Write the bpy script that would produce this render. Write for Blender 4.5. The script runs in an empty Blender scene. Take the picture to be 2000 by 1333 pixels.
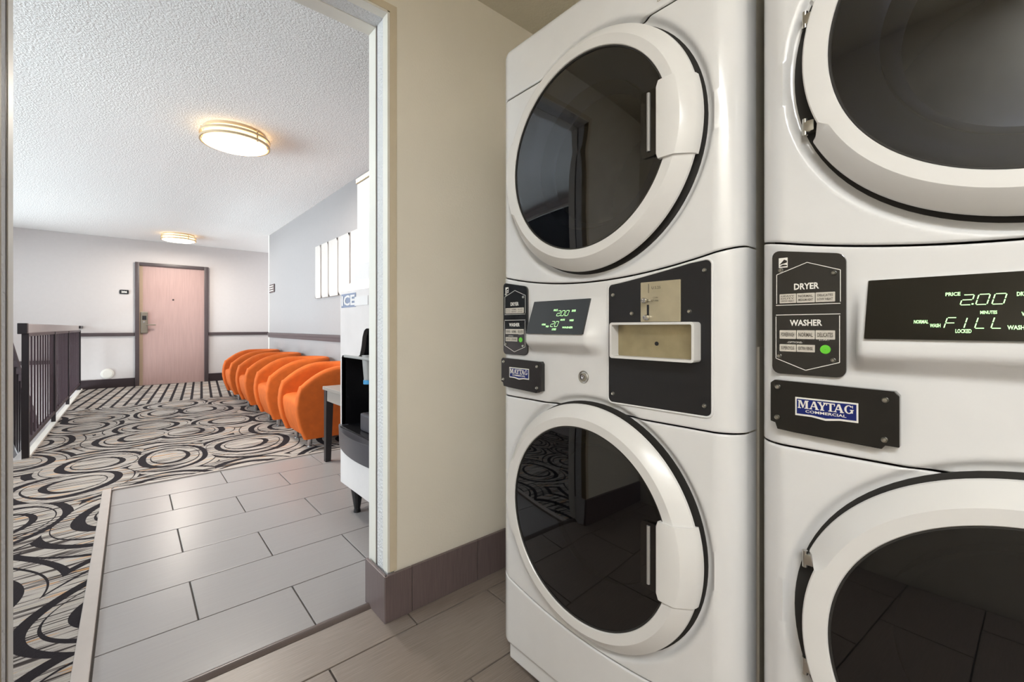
import bpy, bmesh, math, random
from mathutils import Vector, Matrix
from mathutils.geometry import tessellate_polygon
random.seed(4)
SC = bpy.context.scene
COL = SC.collection
PI = math.pi

# ------------------------------------------------------------------ camera, world, light
ANG = math.atan(745 / 850)
cam_d = bpy.data.cameras.new('camera')
cam = bpy.data.objects.new('camera', cam_d); COL.objects.link(cam)
cam.location = (0, 0, 1.0)
cam.rotation_euler = (PI / 2, 0, -ANG)
cam_d.sensor_width = 36; cam_d.lens = 36 * 850 / 2000
cam_d.shift_y = -26.5 / 2000
cam_d.clip_start = 0.02
SC.camera = cam
SC.view_settings.view_transform = 'Standard'
SC.view_settings.look = 'None'
SC.view_settings.gamma = 1
SC.view_settings.use_curve_mapping = False
SC.view_settings.exposure = 0.36
SC.cycles.max_bounces = 7
SC.cycles.glossy_bounces = 3
SC.cycles.diffuse_bounces = 4
SC.cycles.caustics_reflective = False
SC.cycles.caustics_refractive = False

W = bpy.data.worlds.new('world'); SC.world = W; W.use_nodes = True
W.node_tree.nodes['Background'].inputs[0].default_value = (0.80, 0.90, 1.0, 1)
W.node_tree.nodes['Background'].inputs[1].default_value = 1.0

def area(name, loc, rot, sx, sy, power, col):
    l = bpy.data.lights.new(name, 'AREA'); l.shape = 'RECTANGLE'; l.size = sx; l.size_y = sy
    l.energy = power; l.color = col
    o = bpy.data.objects.new(name, l); COL.objects.link(o); o.location = loc; o.rotation_euler = rot
    return o
# daylight through the stairwell windows (left wall of the hall)
area('window_daylight', (-2.75, 5.55, 1.65), (0, -PI / 2, 0), 1.5, 7.4, 350, (0.88, 0.95, 1.0))
area('lower_window_daylight', (-2.75, 7.2, -0.65), (0, -PI / 2, 0), 1.1, 4.2, 470, (0.90, 0.96, 1.0))
# unseen area light in the side corridor, before its windowless end wall
area('corridor_fill', (3.4, 8.85, 1.4), (0, PI / 2, 0), 1.8, 1.2, 14, (1.0, 0.94, 0.96))

# ------------------------------------------------------------------ helpers
def lin(c):
    return c / 12.92 if c <= 0.04045 else ((c + 0.055) / 1.055) ** 2.4
def rgb(r, g, b):
    return (lin(r / 255), lin(g / 255), lin(b / 255), 1)

MATS = {}
def mat(name, col, rough=0.5, metal=0.0, noise=0.0, nscale=20, bump=0.0, bscale=200, stretch=(1, 1, 1), spec=0.5, coat=0.0, bdist=0.002, emit=None, estr=0):
    m = bpy.data.materials.new(name); m.use_nodes = True
    nt = m.node_tree; b = nt.nodes['Principled BSDF']
    b.inputs['Base Color'].default_value = col
    b.inputs['Roughness'].default_value = rough
    b.inputs['Metallic'].default_value = metal
    b.inputs['Specular IOR Level'].default_value = spec
    b.inputs['Coat Weight'].default_value = coat
    if emit:
        b.inputs['Emission Color'].default_value = emit
        b.inputs['Emission Strength'].default_value = estr
    tc = nt.nodes.new('ShaderNodeTexCoord')
    mp = nt.nodes.new('ShaderNodeMapping'); mp.inputs['Scale'].default_value = stretch
    nt.links.new(tc.outputs['Object'], mp.inputs['Vector'])
    n = nt.nodes.new('ShaderNodeTexNoise'); n.inputs['Scale'].default_value = nscale; n.inputs['Detail'].default_value = 4
    nt.links.new(mp.outputs[0], n.inputs['Vector'])
    r = nt.nodes.new('ShaderNodeMapRange')
    a = max(noise, 0.012)
    r.inputs['To Min'].default_value = 1 - a; r.inputs['To Max'].default_value = 1 + a
    r.inputs['From Min'].default_value = 0.3; r.inputs['From Max'].default_value = 0.7
    nt.links.new(n.outputs['Fac'], r.inputs['Value'])
    mx = nt.nodes.new('ShaderNodeVectorMath'); mx.operation = 'SCALE'
    mx.inputs[0].default_value = col[:3]
    nt.links.new(r.outputs[0], mx.inputs['Scale'])
    nt.links.new(mx.outputs[0], b.inputs['Base Color'])
    if bump:
        n2 = nt.nodes.new('ShaderNodeTexNoise'); n2.inputs['Scale'].default_value = bscale; n2.inputs['Detail'].default_value = 2
        nt.links.new(mp.outputs[0], n2.inputs['Vector'])
        bp = nt.nodes.new('ShaderNodeBump'); bp.inputs['Strength'].default_value = bump; bp.inputs['Distance'].default_value = bdist
        nt.links.new(n2.outputs['Fac'], bp.inputs['Height'])
        nt.links.new(bp.outputs[0], b.inputs['Normal'])
    MATS[name] = m
    return m

def glass_mat(name, tint, rough=0.02, ior=1.52):
    m = bpy.data.materials.new(name); m.use_nodes = True
    nt = m.node_tree; nt.nodes.clear()
    out = nt.nodes.new('ShaderNodeOutputMaterial')
    tr = nt.nodes.new('ShaderNodeBsdfTransparent'); tr.inputs[0].default_value = tint
    gl = nt.nodes.new('ShaderNodeBsdfGlossy'); gl.inputs['Roughness'].default_value = rough
    gl.inputs['Color'].default_value = (0.95, 0.97, 1, 1)
    fr = nt.nodes.new('ShaderNodeFresnel'); fr.inputs['IOR'].default_value = ior
    mx = nt.nodes.new('ShaderNodeMixShader')
    nt.links.new(fr.outputs[0], mx.inputs[0]); nt.links.new(tr.outputs[0], mx.inputs[1]); nt.links.new(gl.outputs[0], mx.inputs[2])
    nt.links.new(mx.outputs[0], out.inputs[0])
    MATS[name] = m
    return m

class MB:
    """collects faces; build() links them as one mesh object"""
    def __init__(s): s.v = []; s.f = []
    def add(s, vs, fs):
        o = len(s.v); s.v += [tuple(p) for p in vs]; s.f += [tuple(o + i for i in f) for f in fs]; return s
    def box(s, x0, x1, y0, y1, z0, z1):
        return s.add([(x0, y0, z0), (x1, y0, z0), (x1, y1, z0), (x0, y1, z0), (x0, y0, z1), (x1, y0, z1), (x1, y1, z1), (x0, y1, z1)],
                     [(0, 3, 2, 1), (4, 5, 6, 7), (0, 1, 5, 4), (1, 2, 6, 5), (2, 3, 7, 6), (3, 0, 4, 7)])
    def bbox(s, x0, x1, y0, y1, z0, z1, b):
        bm = bmesh.new()
        r = bmesh.ops.create_cube(bm, size=1)
        for v in bm.verts:
            v.co = ((x0 + x1) / 2 + v.co.x * (x1 - x0), (y0 + y1) / 2 + v.co.y * (y1 - y0), (z0 + z1) / 2 + v.co.z * (z1 - z0))
        bmesh.ops.bevel(bm, geom=list(bm.edges), offset=b, segments=2, affect='EDGES', profile=0.6)
        s.frombm(bm); bm.free(); return s
    def frombm(s, bm):
        bm.verts.index_update()
        s.add([v.co[:] for v in bm.verts], [[v.index for v in f.verts] for f in bm.faces])
    def cyl(s, p0, p1, r0, r1=None, n=16, caps=True):
        r1 = r0 if r1 is None else r1
        p0 = Vector(p0); p1 = Vector(p1); d = (p1 - p0).normalized()
        a = d.orthogonal().normalized(); b = d.cross(a)
        vs = []
        for p, r in ((p0, r0), (p1, r1)):
            for i in range(n):
                t = 2 * PI * i / n
                vs.append(p + a * (r * math.cos(t)) + b * (r * math.sin(t)))
        fs = [(i, (i + 1) % n, n + (i + 1) % n, n + i) for i in range(n)]
        if caps: fs += [tuple(range(n - 1, -1, -1)), tuple(range(n, 2 * n))]
        return s.add(vs, fs)
    def lathe(s, prof, c, axis='z', n=48, closed=False):
        """prof: list of (r, h); axis z (h up) or x (h along x)"""
        vs = []
        for r, h in prof:
            for i in range(n):
                t = 2 * PI * i / n
                if axis == 'z': vs.append((c[0] + r * math.cos(t), c[1] + r * math.sin(t), c[2] + h))
                else: vs.append((c[0] + h, c[1] + r * math.cos(t), c[2] + r * math.sin(t)))
        fs = []
        for k in range(len(prof) - 1):
            for i in range(n):
                fs.append((k * n + i, k * n + (i + 1) % n, (k + 1) * n + (i + 1) % n, (k + 1) * n + i))
        return s.add(vs, fs)
    def prism(s, loops, fn0, fn1):
        """loops: outer + holes of 2D points, fn maps (u, v) to front / back 3D point"""
        flat = [p for l in loops for p in l]
        tris = tessellate_polygon([[Vector((p[0], p[1], 0)) for p in l] for l in loops])
        n = len(flat)
        fs = [tuple(t) for t in tris] + [tuple(n + i for i in reversed(t)) for t in tris]
        o = 0
        for l in loops:
            m = len(l)
            fs += [(o + i, o + (i + 1) % m, n + o + (i + 1) % m, n + o + i) for i in range(m)]
            o += m
        return s.add([fn0(*p) for p in flat] + [fn1(*p) for p in flat], fs)
    def tube(s, pts, r, n=8, closed=False):
        pts = [Vector(p) for p in pts]; m = len(pts); vs = []
        for i, p in enumerate(pts):
            if closed: d = (pts[(i + 1) % m] - pts[i - 1]).normalized()
            else: d = (pts[min(i + 1, m - 1)] - pts[max(i - 1, 0)]).normalized()
            ref = Vector((1, 0, 0)) if abs(d.x) < 0.9 else Vector((0, 0, 1))
            a = d.cross(ref).normalized(); b = d.cross(a)
            for k in range(n):
                t = 2 * PI * k / n; vs.append(p + a * r * math.cos(t) + b * r * math.sin(t))
        fs = []
        for i in range(m if closed else m - 1):
            j = (i + 1) % m
            fs += [(i * n + k, i * n + (k + 1) % n, j * n + (k + 1) % n, j * n + k) for k in range(n)]
        if not closed: fs += [tuple(range(n - 1, -1, -1)), tuple((m - 1) * n + k for k in range(n))]
        return s.add(vs, fs)
    def build(s, name, m, parent=None, smooth=None, bev=0):
        me = bpy.data.meshes.new(name); me.from_pydata(s.v, [], s.f)
        bm = bmesh.new(); bm.from_mesh(me); bmesh.ops.recalc_face_normals(bm, faces=bm.faces); bm.to_mesh(me); bm.free()
        me.materials.append(MATS[m] if isinstance(m, str) else m)
        if smooth is not None:
            me.polygons.foreach_set('use_smooth', [True] * len(me.polygons))
            me.set_sharp_from_angle(angle=math.radians(smooth))
        me.update()
        o = bpy.data.objects.new(name, me); COL.objects.link(o)
        if parent is not None: o.parent = parent
        if bev:
            md = o.modifiers.new('bevel', 'BEVEL'); md.width = bev; md.segments = 2; md.limit_method = 'ANGLE'
        return o

def tag(o, label, cat, group=None):
    o['label'] = label; o['category'] = cat
    if group: o['group'] = group
    return o
def struct(o, label=None, cat=None):
    o['kind'] = 'structure'
    if label: o['label'] = label
    if cat: o['category'] = cat
    return o
def empty(name, loc=(0, 0, 0), rz=0):
    o = bpy.data.objects.new(name, None); COL.objects.link(o); o.location = loc; o.rotation_euler = (0, 0, rz)
    o.empty_display_size = 0.1
    return o
def copy_tree(o, parent=None, skip=()):
    c = o.copy(); COL.objects.link(c); c.parent = parent
    for ch in list(o.children):
        if ch.name.split('.')[0] not in skip: copy_tree(ch, c, skip)
    return c

def text_geo(body, size, bold=0.0, shear=0.0, spacing=1.0):
    cu = bpy.data.curves.new('lettering', 'FONT'); cu.body = body; cu.size = size; cu.resolution_u = 2
    cu.offset = bold; cu.shear = shear; cu.space_character = spacing
    cu.align_x = 'CENTER'; cu.align_y = 'CENTER'
    o = bpy.data.objects.new('lettering', cu); COL.objects.link(o)
    dg = bpy.context.evaluated_depsgraph_get()
    me = o.evaluated_get(dg).to_mesh()
    vs = [v.co[:2] for v in me.vertices]; fs = [list(p.vertices) for p in me.polygons]
    o.evaluated_get(dg).to_mesh_clear()
    bpy.data.objects.remove(o); bpy.data.curves.remove(cu)
    return vs, fs
def put_text(mb, body, width, height, fn, bold=0.0, shear=0.0):
    """fn(u, v) maps centred text-plane coordinates to 3D; text is scaled to width x height"""
    vs, fs = text_geo(body, 1.0, bold, shear)
    if not vs: return
    x0 = min(v[0] for v in vs); x1 = max(v[0] for v in vs); y0 = min(v[1] for v in vs); y1 = max(v[1] for v in vs)
    mb.add([fn(((v[0] - x0) / (x1 - x0) - .5) * width, ((v[1] - y0) / (y1 - y0) - .5) * height) for v in vs], fs)
def quad(mb, pts, fn): mb.add([fn(*p) for p in pts], [tuple(range(len(pts)))])
def rect(mb, u0, u1, v0, v1, fn): quad(mb, [(u0, v0), (u1, v0), (u1, v1), (u0, v1)], fn)
def rrect(u0, u1, v0, v1, r, n=5):
    out = []
    for cx, cy, a in ((u1 - r, v1 - r, 0), (u0 + r, v1 - r, 90), (u0 + r, v0 + r, 180), (u1 - r, v0 + r, 270)):
        for i in range(n + 1):
            t = math.radians(a + 90 * i / n); out.append((cx + r * math.cos(t), cy + r * math.sin(t)))
    return out

# ------------------------------------------------------------------ materials
mat('laundry_wall', rgb(238, 231, 218), 0.75, bump=0.25, bscale=120, noise=0.02, nscale=3)
mat('laundry_ceiling', rgb(226, 219, 202), 0.85, bump=0.6, bscale=90, bdist=0.004)
mat('hall_wall_dimmed', rgb(145, 140, 140), 0.8, bump=0.15, bscale=90)  # hall wall colour darkened to offset strong window light on the right wall
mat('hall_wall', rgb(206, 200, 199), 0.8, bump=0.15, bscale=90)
mat('hall_ceiling', rgb(242, 241, 240), 0.9, bump=0.8, bscale=105, bdist=0.007, noise=0.03, nscale=60)
mat('white_texture', rgb(222, 222, 224), 0.85, bump=1.0, bscale=110, bdist=0.008)
mat('white_paint', rgb(232, 229, 222), 0.5)
mat('tan_paint', rgb(216, 202, 178), 0.6)
mat('dark_trim', rgb(78, 68, 70), 0.4, noise=0.05)
mat('base_dark', rgb(48, 38, 42), 0.4, noise=0.08)
mat('door_wood', rgb(178, 148, 143), 0.5, noise=0.06, nscale=9, stretch=(8, 8, 0.35))
mat('grout', rgb(92, 86, 82), 0.9)
mat('hall_tile', rgb(150, 145, 144), 0.28, noise=0.035, nscale=8, stretch=(0.6, 14, 1), bump=0.05, bscale=60)
mat('laundry_tile', rgb(140, 128, 120), 0.32, noise=0.16, nscale=14, stretch=(0.7, 22, 1), bump=0.12, bscale=40)
mat('base_tile', rgb(112, 98, 98), 0.35, noise=0.14, nscale=12, stretch=(22, 22, 0.7))
mat('caulk', rgb(122, 104, 66), 0.7)
mat('metal_strip', rgb(178, 168, 162), 0.35, noise=0.03)
mat('threshold', rgb(96, 84, 80), 0.3)
mat('enamel', rgb(229, 229, 230), 0.16, coat=0.3, spec=0.5)
mat('plastic_white', rgb(226, 225, 224), 0.24, spec=0.5)
mat('body_side', rgb(205, 198, 184), 0.35)
mat('black_plate', rgb(26, 26, 30), 0.38, bump=0.08, bscale=600)
mat('black_gloss', rgb(14, 13, 13), 0.10, coat=0.5)
mat('label_black', rgb(17, 16, 17), 0.14, coat=1.0, spec=0.7)
mat('screen_black', rgb(10, 10, 9), 0.08, coat=0.5)
mat('rubber', rgb(44, 42, 40), 0.7)
mat('steel', rgb(200, 198, 192), 0.28, metal=1.0, noise=0.05)
mat('drum_steel', rgb(120, 122, 126), 0.32, metal=1.0, noise=0.08)
mat('bowl', rgb(96, 102, 122), 0.22, metal=0.5)
mat('coin_metal', rgb(196, 186, 160), 0.42, metal=0.65, noise=0.07, nscale=30)
mat('tray_metal', rgb(176, 164, 132), 0.4, metal=0.7, noise=0.12, nscale=25)
mat('print_white', rgb(235, 232, 226), 0.5)
mat('print_grey', rgb(206, 200, 190), 0.5)
mat('print_dark', rgb(90, 84, 76), 0.6)
mat('print_red', rgb(210, 120, 100), 0.6)
mat('logo_blue', rgb(20, 36, 110), 0.25)
mat('green_button', rgb(110, 215, 60), 0.4)
mat('display_green', rgb(120, 200, 110), 0.5, emit=rgb(196, 246, 178), estr=1.15)
mat('orange_fabric', rgb(198, 92, 20), 0.8, noise=0.09, nscale=18, bump=0.2, bscale=900)
mat('chrome', rgb(205, 205, 208), 0.2, metal=1.0)
mat('table_grey', rgb(138, 130, 124), 0.35, noise=0.04)
mat('table_dark', rgb(34, 30, 32), 0.4)
mat('ice_steel', rgb(222, 214, 212), 0.4, metal=0.35, noise=0.04, nscale=6)
mat('ice_white', rgb(220, 214, 213), 0.4)
mat('ice_grey', rgb(150, 148, 146), 0.4)
mat('ice_black', rgb(20, 19, 22), 0.25)
mat('ice_lip', rgb(66, 64, 70), 0.35)
mat('blue_plastic', rgb(60, 140, 190), 0.3)
mat('ice_blue', rgb(128, 136, 160), 0.5)
mat('rail_black', rgb(30, 24, 28), 0.35)
mat('rail_bar', rgb(66, 52, 58), 0.4)
mat('rail_cap', rgb(176, 172, 172), 0.45, noise=0.05, nscale=10, stretch=(1, 0.1, 1))
mat('art_white', rgb(180, 173, 169), 0.6, bump=0.9, bscale=14, bdist=0.02, stretch=(1, 1, 0.5))
mat('lamp_metal', rgb(206, 186, 156), 0.4, metal=0.5)
mat('lamp_glow', rgb(255, 246, 230), 0.5, emit=rgb(255, 240, 214), estr=7)
mat('lamp_side', rgb(255, 240, 205), 0.5, emit=rgb(255, 206, 140), estr=2.2)
mat('lock_metal', rgb(150, 142, 130), 0.35, metal=0.8)
glass_mat('dryer_glass', (0.42, 0.44, 0.50, 1), ior=1.85)
glass_mat('washer_glass', (0.13, 0.135, 0.15, 1), ior=1.68)
glass_mat('clear_glass', (0.93, 0.96, 0.96, 1))

def carpet_material():
    m = bpy.data.materials.new('carpet'); m.use_nodes = True
    nt = m.node_tree; N = nt.nodes; L = nt.links
    b = N['Principled BSDF']; b.inputs['Roughness'].default_value = 0.95; b.inputs['Specular IOR Level'].default_value = 0.1
    def M(op, a, c=None):
        n = N.new('ShaderNodeMath'); n.operation = op
        for i, v in enumerate((a, c)):
            if v is None: continue
            if isinstance(v, (int, float)): n.inputs[i].default_value = v
            else: L.new(v, n.inputs[i])
        return n.outputs[0]
    tc = N.new('ShaderNodeTexCoord')
    nz = N.new('ShaderNodeTexNoise'); nz.inputs['Scale'].default_value = 1.3; nz.inputs['Detail'].default_value = 0
    L.new(tc.outputs['Object'], nz.inputs['Vector'])
    wob = N.new('ShaderNodeVectorMath'); wob.operation = 'MULTIPLY_ADD'
    L.new(nz.outputs['Color'], wob.inputs[0]); wob.inputs[1].default_value = (0.22, 0.22, 0); L.new(tc.outputs['Object'], wob.inputs[2])
    mp = N.new('ShaderNodeMapping'); mp.inputs['Scale'].default_value = (1.75, 1.42, 1); mp.inputs['Rotation'].default_value = (0, 0, 0.25)
    L.new(wob.outputs[0], mp.inputs['Vector'])
    vo = N.new('ShaderNodeTexVoronoi'); vo.voronoi_dimensions = '2D'; vo.inputs['Scale'].default_value = 1; vo.inputs['Randomness'].default_value = 0.55
    L.new(mp.outputs[0], vo.inputs['Vector'])
    d = N.new('ShaderNodeVectorMath'); d.operation = 'SUBTRACT'
    L.new(mp.outputs[0], d.inputs[0]); L.new(vo.outputs['Position'], d.inputs[1])
    sp = N.new('ShaderNodeSeparateXYZ'); L.new(d.outputs[0], sp.inputs[0])
    x, y = sp.outputs[0], sp.outputs[1]
    sc = N.new('ShaderNodeSeparateXYZ'); L.new(vo.outputs['Color'], sc.inputs[0])
    sign = M('SUBTRACT', M('MULTIPLY', M('GREATER_THAN', sc.outputs[0], 0.5), 2), 1)
    def dist(sx, sy):
        a = M('SUBTRACT', x, M('MULTIPLY', sign, sx)) if sx else x
        c = M('SUBTRACT', y, sy) if sy else y
        return M('SQRT', M('ADD', M('MULTIPLY', a, a), M('MULTIPLY', c, c)))
    dark = None
    d0 = dist(0, 0)
    for R, r, sx, sy in ((0.265, 0.228, 0.027, 0.008), (0.395, 0.348, -0.036, 0.010), (0.51, 0.468, 0.034, -0.010), (0.625, 0.580, -0.034, 0.0), (0.75, 0.715, 0.024, 0.0)):
        k = M('MULTIPLY', M('LESS_THAN', d0, R), M('GREATER_THAN', dist(sx, sy), r))
        dark = k if dark is None else M('MAXIMUM', dark, k)
    # block pattern at the far end of the hall
    br = N.new('ShaderNodeTexBrick'); br.inputs['Scale'].default_value = 1
    br.inputs['Brick Width'].default_value = 0.42; br.inputs['Row Height'].default_value = 0.115; br.inputs['Mortar Size'].default_value = 0.016
    br.inputs['Mortar Smooth'].default_value = 0; br.inputs['Color1'].default_value = (0, 0, 0, 1); br.inputs['Color2'].default_value = (0, 0, 0, 1); br.inputs['Mortar'].default_value = (1, 1, 1, 1)
    mp2 = N.new('ShaderNodeMapping'); mp2.inputs['Rotation'].default_value = (0, 0, PI / 2 + 0.1)
    L.new(tc.outputs['Object'], mp2.inputs['Vector']); L.new(mp2.outputs[0], br.inputs['Vector'])
    so = N.new('ShaderNodeSeparateXYZ'); L.new(tc.outputs['Object'], so.inputs[0])
    so2 = N.new('ShaderNodeSeparateXYZ'); L.new(wob.outputs[0], so2.inputs[0])
    far = M('GREATER_THAN', so2.outputs[1], 7.55)
    sb = N.new('ShaderNodeSeparateColor'); L.new(br.outputs['Color'], sb.inputs[0])
    dark = M('ADD', M('MULTIPLY', dark, M('SUBTRACT', 1, far)), M('MULTIPLY', sb.outputs[0], far))
    # ground: fine streaks running across the hall
    ms = N.new('ShaderNodeMapping'); ms.inputs['Scale'].default_value = (2.6, 64, 1); L.new(wob.outputs[0], ms.inputs['Vector'])
    ns = N.new('ShaderNodeTexNoise'); ns.inputs['Scale'].default_value = 1; ns.inputs['Detail'].default_value = 2; L.new(ms.outputs[0], ns.inputs['Vector'])
    ramp = N.new('ShaderNodeValToRGB'); L.new(ns.outputs['Fac'], ramp.inputs[0])
    e = ramp.color_ramp.elements
    e[0].position = 0.40; e[0].color = rgb(64, 58, 56)
    e[1].position = 0.455; e[1].color = rgb(158, 150, 145)
    for p, c in ((0.55, rgb(180, 173, 166)), (0.68, rgb(164, 154, 142))):
        q = e.new(p); q.color = c
    no = N.new('ShaderNodeTexNoise'); no.inputs['Scale'].default_value = 6; mo = N.new('ShaderNodeMapping'); mo.inputs['Scale'].default_value = (0.6, 5, 1)
    L.new(tc.outputs['Object'], mo.inputs['Vector']); L.new(mo.outputs[0], no.inputs['Vector'])
    om = N.new('ShaderNodeMix'); om.data_type = 'RGBA'
    L.new(M('MULTIPLY', M('GREATER_THAN', no.outputs['Fac'], 0.64), 0.5), om.inputs[0]); L.new(ramp.outputs[0], om.inputs[6]); om.inputs[7].default_value = rgb(206, 150, 88)
    dm = N.new('ShaderNodeMix'); dm.data_type = 'RGBA'
    L.new(dark, dm.inputs[0]); L.new(om.outputs[2], dm.inputs[6]); dm.inputs[7].default_value = rgb(42, 38, 41)
    fz = N.new('ShaderNodeTexNoise'); fz.inputs['Scale'].default_value = 260; L.new(tc.outputs['Object'], fz.inputs['Vector'])
    bp = N.new('ShaderNodeBump'); bp.inputs['Strength'].default_value = 0.6; bp.inputs['Distance'].default_value = 0.004
    L.new(fz.outputs['Fac'], bp.inputs['Height']); L.new(bp.outputs[0], b.inputs['Normal'])
    L.new(dm.outputs[2], b.inputs['Base Color'])
    MATS['carpet'] = m
carpet_material()

# ------------------------------------------------------------------ the setting
WY0, WY1 = 1.40, 1.55            # wall between laundry room and hall
DX0, DX1, DZ = -0.212, 0.664, 2.08   # doorway
HC, LC = 2.50, 2.31              # ceilings
FY = 9.80                        # far wall of the hall
RX = 1.70                        # right wall of the hall
LX = -2.60                       # stairwell wall with the windows

# floors
o = MB().box(-1.15, 1.75, -1.75, 1.515, -0.12, -0.008).build('floor', 'grout'); struct(o); floor_l = o
o = MB().box(-0.125, RX, 1.515, 3.625, -0.12, -0.006).build('floor', 'grout'); struct(o); floor_h = o
o = MB().box(-0.62, -0.115, WY1 - .05, 3.64, -0.12, 0.002).box(-0.62, 3.6, 3.64, FY, -0.12, 0.002).box(LX, -0.62, WY1, 4.90, -0.12, 0.002).build('floor', 'carpet'); struct(o)
o = MB().box(LX, -0.62, 4.90, FY, -1.62, -1.5).build('floor', 'carpet'); struct(o)

tile_mesh = {}
def tiles(parent, y0, y1, joints, x0, x1, ztop, m, g=0.0025):
    xs = [x0] + [j for j in joints if x0 + .01 < j < x1 - .01] + [x1]
    for a, b in zip(xs[:-1], xs[1:]):
        w, d = b - a - 2 * g, y1 - y0 - 2 * g
        key = (round(w, 3), round(d, 3), m)
        c = Vector(((a + b) / 2, (y0 + y1) / 2, ztop))
        if key not in tile_mesh:
            t = MB().bbox(-w / 2, w / 2, -d / 2, d / 2, -0.008, 0, 0.0016).build('tile', m, parent)
            tile_mesh[key] = t.data
        else:
            t = bpy.data.objects.new('tile', tile_mesh[key]); COL.objects.link(t); t.parent = parent
        t.location = c
hy = [1.533, 1.825, 2.124, 2.420, 2.720, 3.012, 3.308, 3.612]
for i in range(7):
    off = 0.469 if i % 2 == 0 else 0.175
    tiles(floor_h, hy[i], hy[i + 1], [off + 0.592 * k for k in range(-2, 4)], -0.085, RX - .01, 0.0, 'hall_tile')
ly = [1.497, 1.312, 1.012] + [1.012 - 0.3 * k for k in range(1, 9)]
for i in range(len(ly) - 1):
    off = 0.728 if i % 2 == 0 else 0.437
    tiles(floor_l, ly[i + 1], ly[i], [off + 0.585 * k for k in range(-4, 3)], -0.98, 1.6, 0.0, 'laundry_tile')

o = MB().bbox(-0.128, -0.088, 1.52, 3.632, -0.01, 0.012, 0.004).build('trim_1', 'metal_strip'); struct(o, 'flat grey metal strip between carpet and floor tiles', 'floor trim')
o = MB().bbox(-0.09, 1.69, 3.612, 3.632, -0.01, 0.009, 0.003).build('trim_2', 'metal_strip'); struct(o)
m_ = MB()
pr = [(1.532 - .037 * k / 8, 0.011 * math.sin(PI * k / 8)) for k in range(9)]
m_.add([(x, y, z) for x in (DX0 - .0, DX1 - .004) for y, z in pr], [(k, k + 1, 10 + k, 9 + k) for k in range(8)] + [tuple(range(9)), tuple(range(17, 8, -1))])
o = m_.build('trim_3', 'threshold', smooth=60); struct(o, 'dark rounded threshold bar across the laundry doorway', 'threshold')

# wall between the rooms with the doorway
o = MB().box(DX1, 1.75, WY0 + .006, WY1, -.02, HC + .02).box(-3.0, DX0, WY0 + .006, WY1, -.02, HC + .02).box(DX0, DX1, WY0 + .006, WY1, DZ, HC + .02).build('wall_front', 'white_texture'); struct(o)
o = MB().box(DX1 + .022, 1.75, WY0, WY0 + .007, 0, LC).box(-1.0, DX0 - .022, WY0, WY0 + .007, 0, LC).box(DX0 - .022, DX1 + .022, WY0, WY0 + .007, DZ + .022, LC).build('plaster_skin', 'laundry_wall', o)
# corner beads round the doorway on the laundry side, casing on the hall side
def u_frame(x0, x1, z1, t, y0, y1, name, m, parent=None):
    return MB().box(x1 - t, x1, y0, y1, 0, z1).box(x0, x0 + t, y0, y1, 0, z1).box(x0, x1, y0, y1, z1 - t, z1).build(name, m, parent)
o = MB().box(DX1 - .004, DX1 + .004, WY0 - .002, WY0 + .034, 0.16, DZ).box(DX0 + .004, DX1 - .004, WY0 - .002, WY0 + .034, DZ - .004, DZ + .004).build('trim_4', 'white_paint'); struct(o, 'white corner bead round the laundry doorway', 'trim')
o = MB().box(DX0 - .004, DX0 + .002, WY0 - .002, WY0 + .034, 0.16, DZ).build('trim_14', mat('olive_shade', rgb(150, 134, 104), 0.6)); struct(o, 'olive shade-toned edge on the left side of the laundry doorway', 'trim')  # left bead coloured olive for the shade it stands in
o = MB().box(DX1 + .004, DX1 + .030, WY0 - .003, WY0 + .01, 0.16, DZ + .004).box(DX0 - .030, DX0 - .004, WY0 - .003, WY0 + .01, 0.16, DZ + .004).box(DX0 - .030, DX1 + .030, WY0 - .003, WY0 + .01, DZ + .004, DZ + .030).build('trim_12', 'tan_paint'); struct(o, 'narrow tan border strip round the laundry doorway', 'trim')
o = MB().bbox(DX1 - .003, DX1 + .03, 1.497, WY1 + .004, 0.0, DZ + .01, .001).bbox(DX0 - .03, DX0 + .003, 1.497, WY1 + .004, 0.0, DZ + .01, .001).bbox(DX0 + .003, DX1 - .003, 1.497, WY1 + .004, DZ - .003, DZ + .01, .001).build('trim_5', 'white_paint'); struct(o, 'white casing on the hall side of the laundry doorway', 'door casing')
o = MB().box(DX1 - .0008, DX1 + .002, 1.489, 1.497, 0.15, DZ).box(DX0 - .002, DX0 + .0008, 1.489, 1.497, 0.15, DZ).build('trim_13', 'dark_trim'); struct(o, 'dark groove beside the doorway casing', 'trim')

# laundry room shell
o = MB().box(1.60, 1.75, -1.6, WY0 + .004, -.02, LC).build('wall_right', 'laundry_wall'); struct(o)
o = MB().box(-1.15, 1.75, -1.75, -1.6, -.02, LC).build('wall_rear', 'laundry_wall'); struct(o)
o = MB().box(-1.15, -1.0, -1.6, WY0 + .004, -.02, LC).build('wall_left', 'laundry_wall'); struct(o)
o = MB().box(-1.15, 1.75, -1.75, WY0 + .01, LC, LC + .1).build('ceiling', 'laundry_ceiling'); struct(o)

# tiled baseboard of the laundry wall
bb = MB().box(DX1 - .008, 1.6, WY0 - .008, WY0, 0, 0.150).build('baseboard_back', 'caulk'); struct(bb)
for a, b in ((DX1 - .020, 0.745), (0.745, 1.032), (1.032, 1.32), (1.32, 1.6)):
    MB().bbox(a + .001, b - .001, WY0 - .018, WY0 - .006, 0.0, 0.158, .0015).build('tile', 'base_tile', bb)
MB().bbox(DX1 - .021, DX1 - .010, WY0 - .016, WY1 - .004, 0.0, 0.158, .0015).build('tile', 'base_tile', bb)
bb = MB().box(-1.0, DX0 + .01, WY0 - .016, WY0, 0, 0.158).build('baseboard_left', 'base_tile'); struct(bb)

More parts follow.
